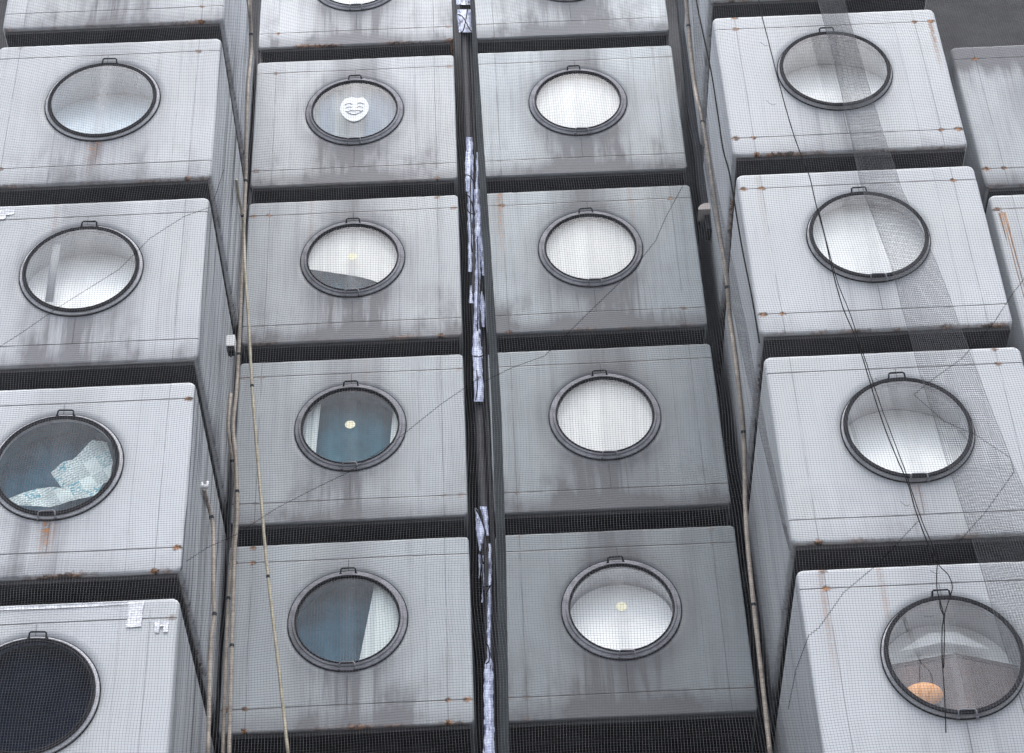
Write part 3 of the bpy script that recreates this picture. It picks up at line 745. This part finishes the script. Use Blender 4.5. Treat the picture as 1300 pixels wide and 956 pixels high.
def build_net(name, sets, r, mat):
    Vs, Fs, off = [], [], 0
    for L in sets:
        V, F = strand_mesh(name, L, r); Vs.append(V); Fs.append(F + off); off += len(V)
    V = np.concatenate(Vs).astype(np.float32); F = np.concatenate(Fs).astype(np.int32)
    me = bpy.data.meshes.new(name); me.vertices.add(len(V)); me.vertices.foreach_set('co', V.ravel())
    me.loops.add(F.size); me.loops.foreach_set('vertex_index', F.ravel())
    me.polygons.add(len(F)); me.polygons.foreach_set('loop_start', np.arange(0, F.size, 4, dtype=np.int32)); me.polygons.foreach_set('loop_total', np.full(len(F), 4, dtype=np.int32))
    me.update(calc_edges=True); me.materials.append(MAT[mat])
    o = bpy.data.objects.new(name, me); col.objects.link(o); return o
def warp(X, Z):
    dx = .022*np.sin(.9*Z + .7*X) + .014*np.sin(2.3*Z - 1.1*X + 1) + .008*np.sin(5.1*Z + 2.2*X)
    dz = .020*np.sin(.8*X + .5*Z + 2) + .012*np.sin(2.1*X - 1.3*Z) + .006*np.sin(6*X + 2*Z)
    dy = .05*np.sin(.7*X + .3*Z) + .03*np.sin(1.9*X + .9*Z + 1) + .012*np.sin(5*X - 1.5*Z)
    return dx, dy, dz
def lay(X, Z, off=0.0):
    dx, dy, dz = warp(X, Z)
    return np.stack([X + dx, net_y(Z) + dy + off, Z + dz], axis=-1)
CELL = .0255
xs = np.arange(-6.6, 7.6, CELL); zs = np.arange(9.6, 22.8, CELL)
zz = np.linspace(9.6, 22.8, 121); xx = np.linspace(-6.6, 7.6, 131)
net = build_net('safety_net', [lay(*np.meshgrid(xs, zz, indexing='ij')), lay(np.meshgrid(xx, zs)[0], np.meshgrid(xx, zs)[1])], .00115, 'net')
tag(net, 'fine grey safety net hanging in front of the whole facade', 'net')

def on_net(x, y, off=0.0):
    "the point of the hanging net seen at a photo pixel"
    Y = 15.4
    for _ in range(12):
        q = at(x, y, Y); dx, dy, dz = warp(q.x, q.z); Y = float(net_y(q.z) + dy + off)
    return at(x, y, Y)
def net_band(name, rows, cell, r, off, label):
    pts = [(on_net(a, y, off), on_net(b, y, off)) for a, b, y in rows]
    m = 90; ts = np.linspace(0, len(pts) - 1, m)
    Lp = np.array([list(p[0]) for p in pts]); Rp = np.array([list(p[1]) for p in pts]); k = np.arange(len(pts))
    L = np.stack([np.interp(ts, k, Lp[:, i]) for i in range(3)], -1); Rr = np.stack([np.interp(ts, k, Rp[:, i]) for i in range(3)], -1)
    width = np.linalg.norm(L - Rr, axis=1).mean(); n = max(3, int(width / cell) + 1)
    s = np.linspace(0, 1, n)[:, None, None]
    vert = L[None] * (1 - s) + Rr[None] * s
    length = np.linalg.norm(L[0] - L[-1]); nh = int(length / cell); th = np.linspace(0, len(pts) - 1, nh)
    L2 = np.stack([np.interp(th, k, Lp[:, i]) for i in range(3)], -1); R2 = np.stack([np.interp(th, k, Rp[:, i]) for i in range(3)], -1)
    s2 = np.linspace(0, 1, 14)[None, :, None]
    hor = L2[:, None] * (1 - s2) + R2[:, None] * s2
    for A in (vert, hor):
        A[..., 1] += .006*np.sin(A[..., 2]*7 + A[..., 0]*5); A[..., 2] += .01*np.sin(A[..., 0]*9 + A[..., 2]*1.3)
    edge = np.concatenate([vert[:1], vert[-1:]]); e2 = edge.copy(); e2[..., 1] -= .004; e2[..., 0] += .004
    o = build_net(name, [vert, hor, edge, e2], r, 'net')
    return tag(o, label, 'netting', 'overlapping strips of netting')
net_band('netting_strip', [(1030,1066,-60),(1038,1071,0),(1056,1090,65),(1072,1111,138),(1094,1144,239),(1129,1187,329),(1161,1232,451),(1203,1285,589),(1234,1330,685),(1262,1372,780),(1290,1420,870),(1315,1450,960)],
         .018, .0016, -.05, 'wide diagonal band of doubled grey netting across the right column')
net_band('netting_strip', [(874,884,-60),(880,888,30),(886,896,130),(893,903,200),(903,914,260),(917,929,330),(936,948,420),(953,963,500),(972,979,580),(993,997,665),(1002,1005,700)],
         .011, .0015, -.04, 'narrow dark band of bunched netting left of the right column')

def cord(name, px, r, label, cat, group=None, stair=0, off=-.03):
    pts = [on_net(x, y, off) for x, y in px]
    if stair:
        o = []; 
        for a, b in zip(pts, pts[1:]):
            n = max(2, int((b - a).length / stair))
            for i in range(n):
                p = a.lerp(b, i/n); q_ = a.lerp(b, (i+1)/n); o += [p, Vector((q_.x, p.y, p.z))]
        pts = o + [pts[-1]]
    else: pts = spline(pts, 5)
    bm = bmesh.new(); tube(bm, pts, r, 5)
    return tag(link(name, bm, 'cable', None, False), label, cat, group)
gC = 'dark mending cords laced through the net'
cord('mending_cord', [(-20,452),(30,420),(70,392),(150,342),(190,302),(232,275),(268,262),(276,240),(284,215)], .0023, 'dotted mending cord climbing across the leftmost capsules', 'cord', gC, .026)
cord('mending_cord', [(236,712),(262,695),(296,680),(350,645),(398,620),(440,600),(500,560),(560,512),(610,478)], .0023, 'dotted mending cord below the teal porthole with the curtain', 'cord', gC, .026)
cord('mending_cord', [(612,485),(650,466),(690,452),(728,415),(748,395),(772,372),(800,345),(832,305),(845,275),(866,236)], .0023, 'dotted mending cord crossing the middle grey capsules to upper right', 'cord', gC, .026)
cord('mending_cord', [(1000,900),(1010,850),(1026,806),(1040,795),(1070,752),(1114,715),(1166,660)], .0023, 'dotted mending cord at the lower right below the hanging cable', 'cord', gC, .026)
cord('mending_cord', [(1214,690),(1250,650),(1287,598),(1282,580),(1240,552),(1200,535),(1160,500),(1182,482),(1220,455),(1262,408),(1285,372),(1312,338)], .0023, 'dotted mending cord zigzagging behind the wide netting band', 'cord', gC, .026)
cord('edge_cord', [(880,-40),(884,0),(893,45),(903,92),(912,150),(918,190),(927,225),(941,309),(955,380),(964,435)], .0085, 'dark rope down the left flank of the right column', 'rope')
cable = empty('hanging_cable', on_net(1190, 715)); tag(cable, 'black twin cable hanging from top right and looping at the lowest right porthole', 'cable')
def wire(px, r, name='wire', off=-.07):
    bm = bmesh.new(); tube(bm, spline([on_net(x, y, off) for x, y in px], 6), r, 6)
    o = link(name, bm, 'cable'); o.parent = cable; o.matrix_parent_inverse = Matrix.Translation(-cable.location)
wire([(960,-30),(965,10),(975,50),(985,90),(997,135),(1010,178),(1027,222),(1036,260),(1047,300),(1056,340),(1070,390),(1087,430),(1100,470),(1112,510),(1125,548),(1140,585),(1153,615),(1163,650),(1178,690),(1190,715)], .0055)
wire([(1040,270),(1050,310),(1064,360),(1078,395),(1093,440),(1105,476),(1120,520),(1135,560),(1150,600),(1158,625),(1172,665),(1186,697),(1191,716),(1204,730),(1209,745),(1206,758),(1202,770),(1199,782),(1199,810),(1198,848)], .0045)
wire([(1190,715),(1189,735),(1190,750),(1194,765),(1198,781),(1196,800),(1196,830),(1197,850),(1199,880),(1201,930)], .0045)
wire([(1193,762),(1194,772),(1199,783)], .0055, 'knot')
for i, (x, y) in enumerate(((977,57),(985,132),(1047,325),(1123,484),(1155,641),(1193,727),(1185,782))):
    wire([(x-12,y+rnd.uniform(-5,1)),(x-5,y+1),(x,y)], .0016, 'tie')
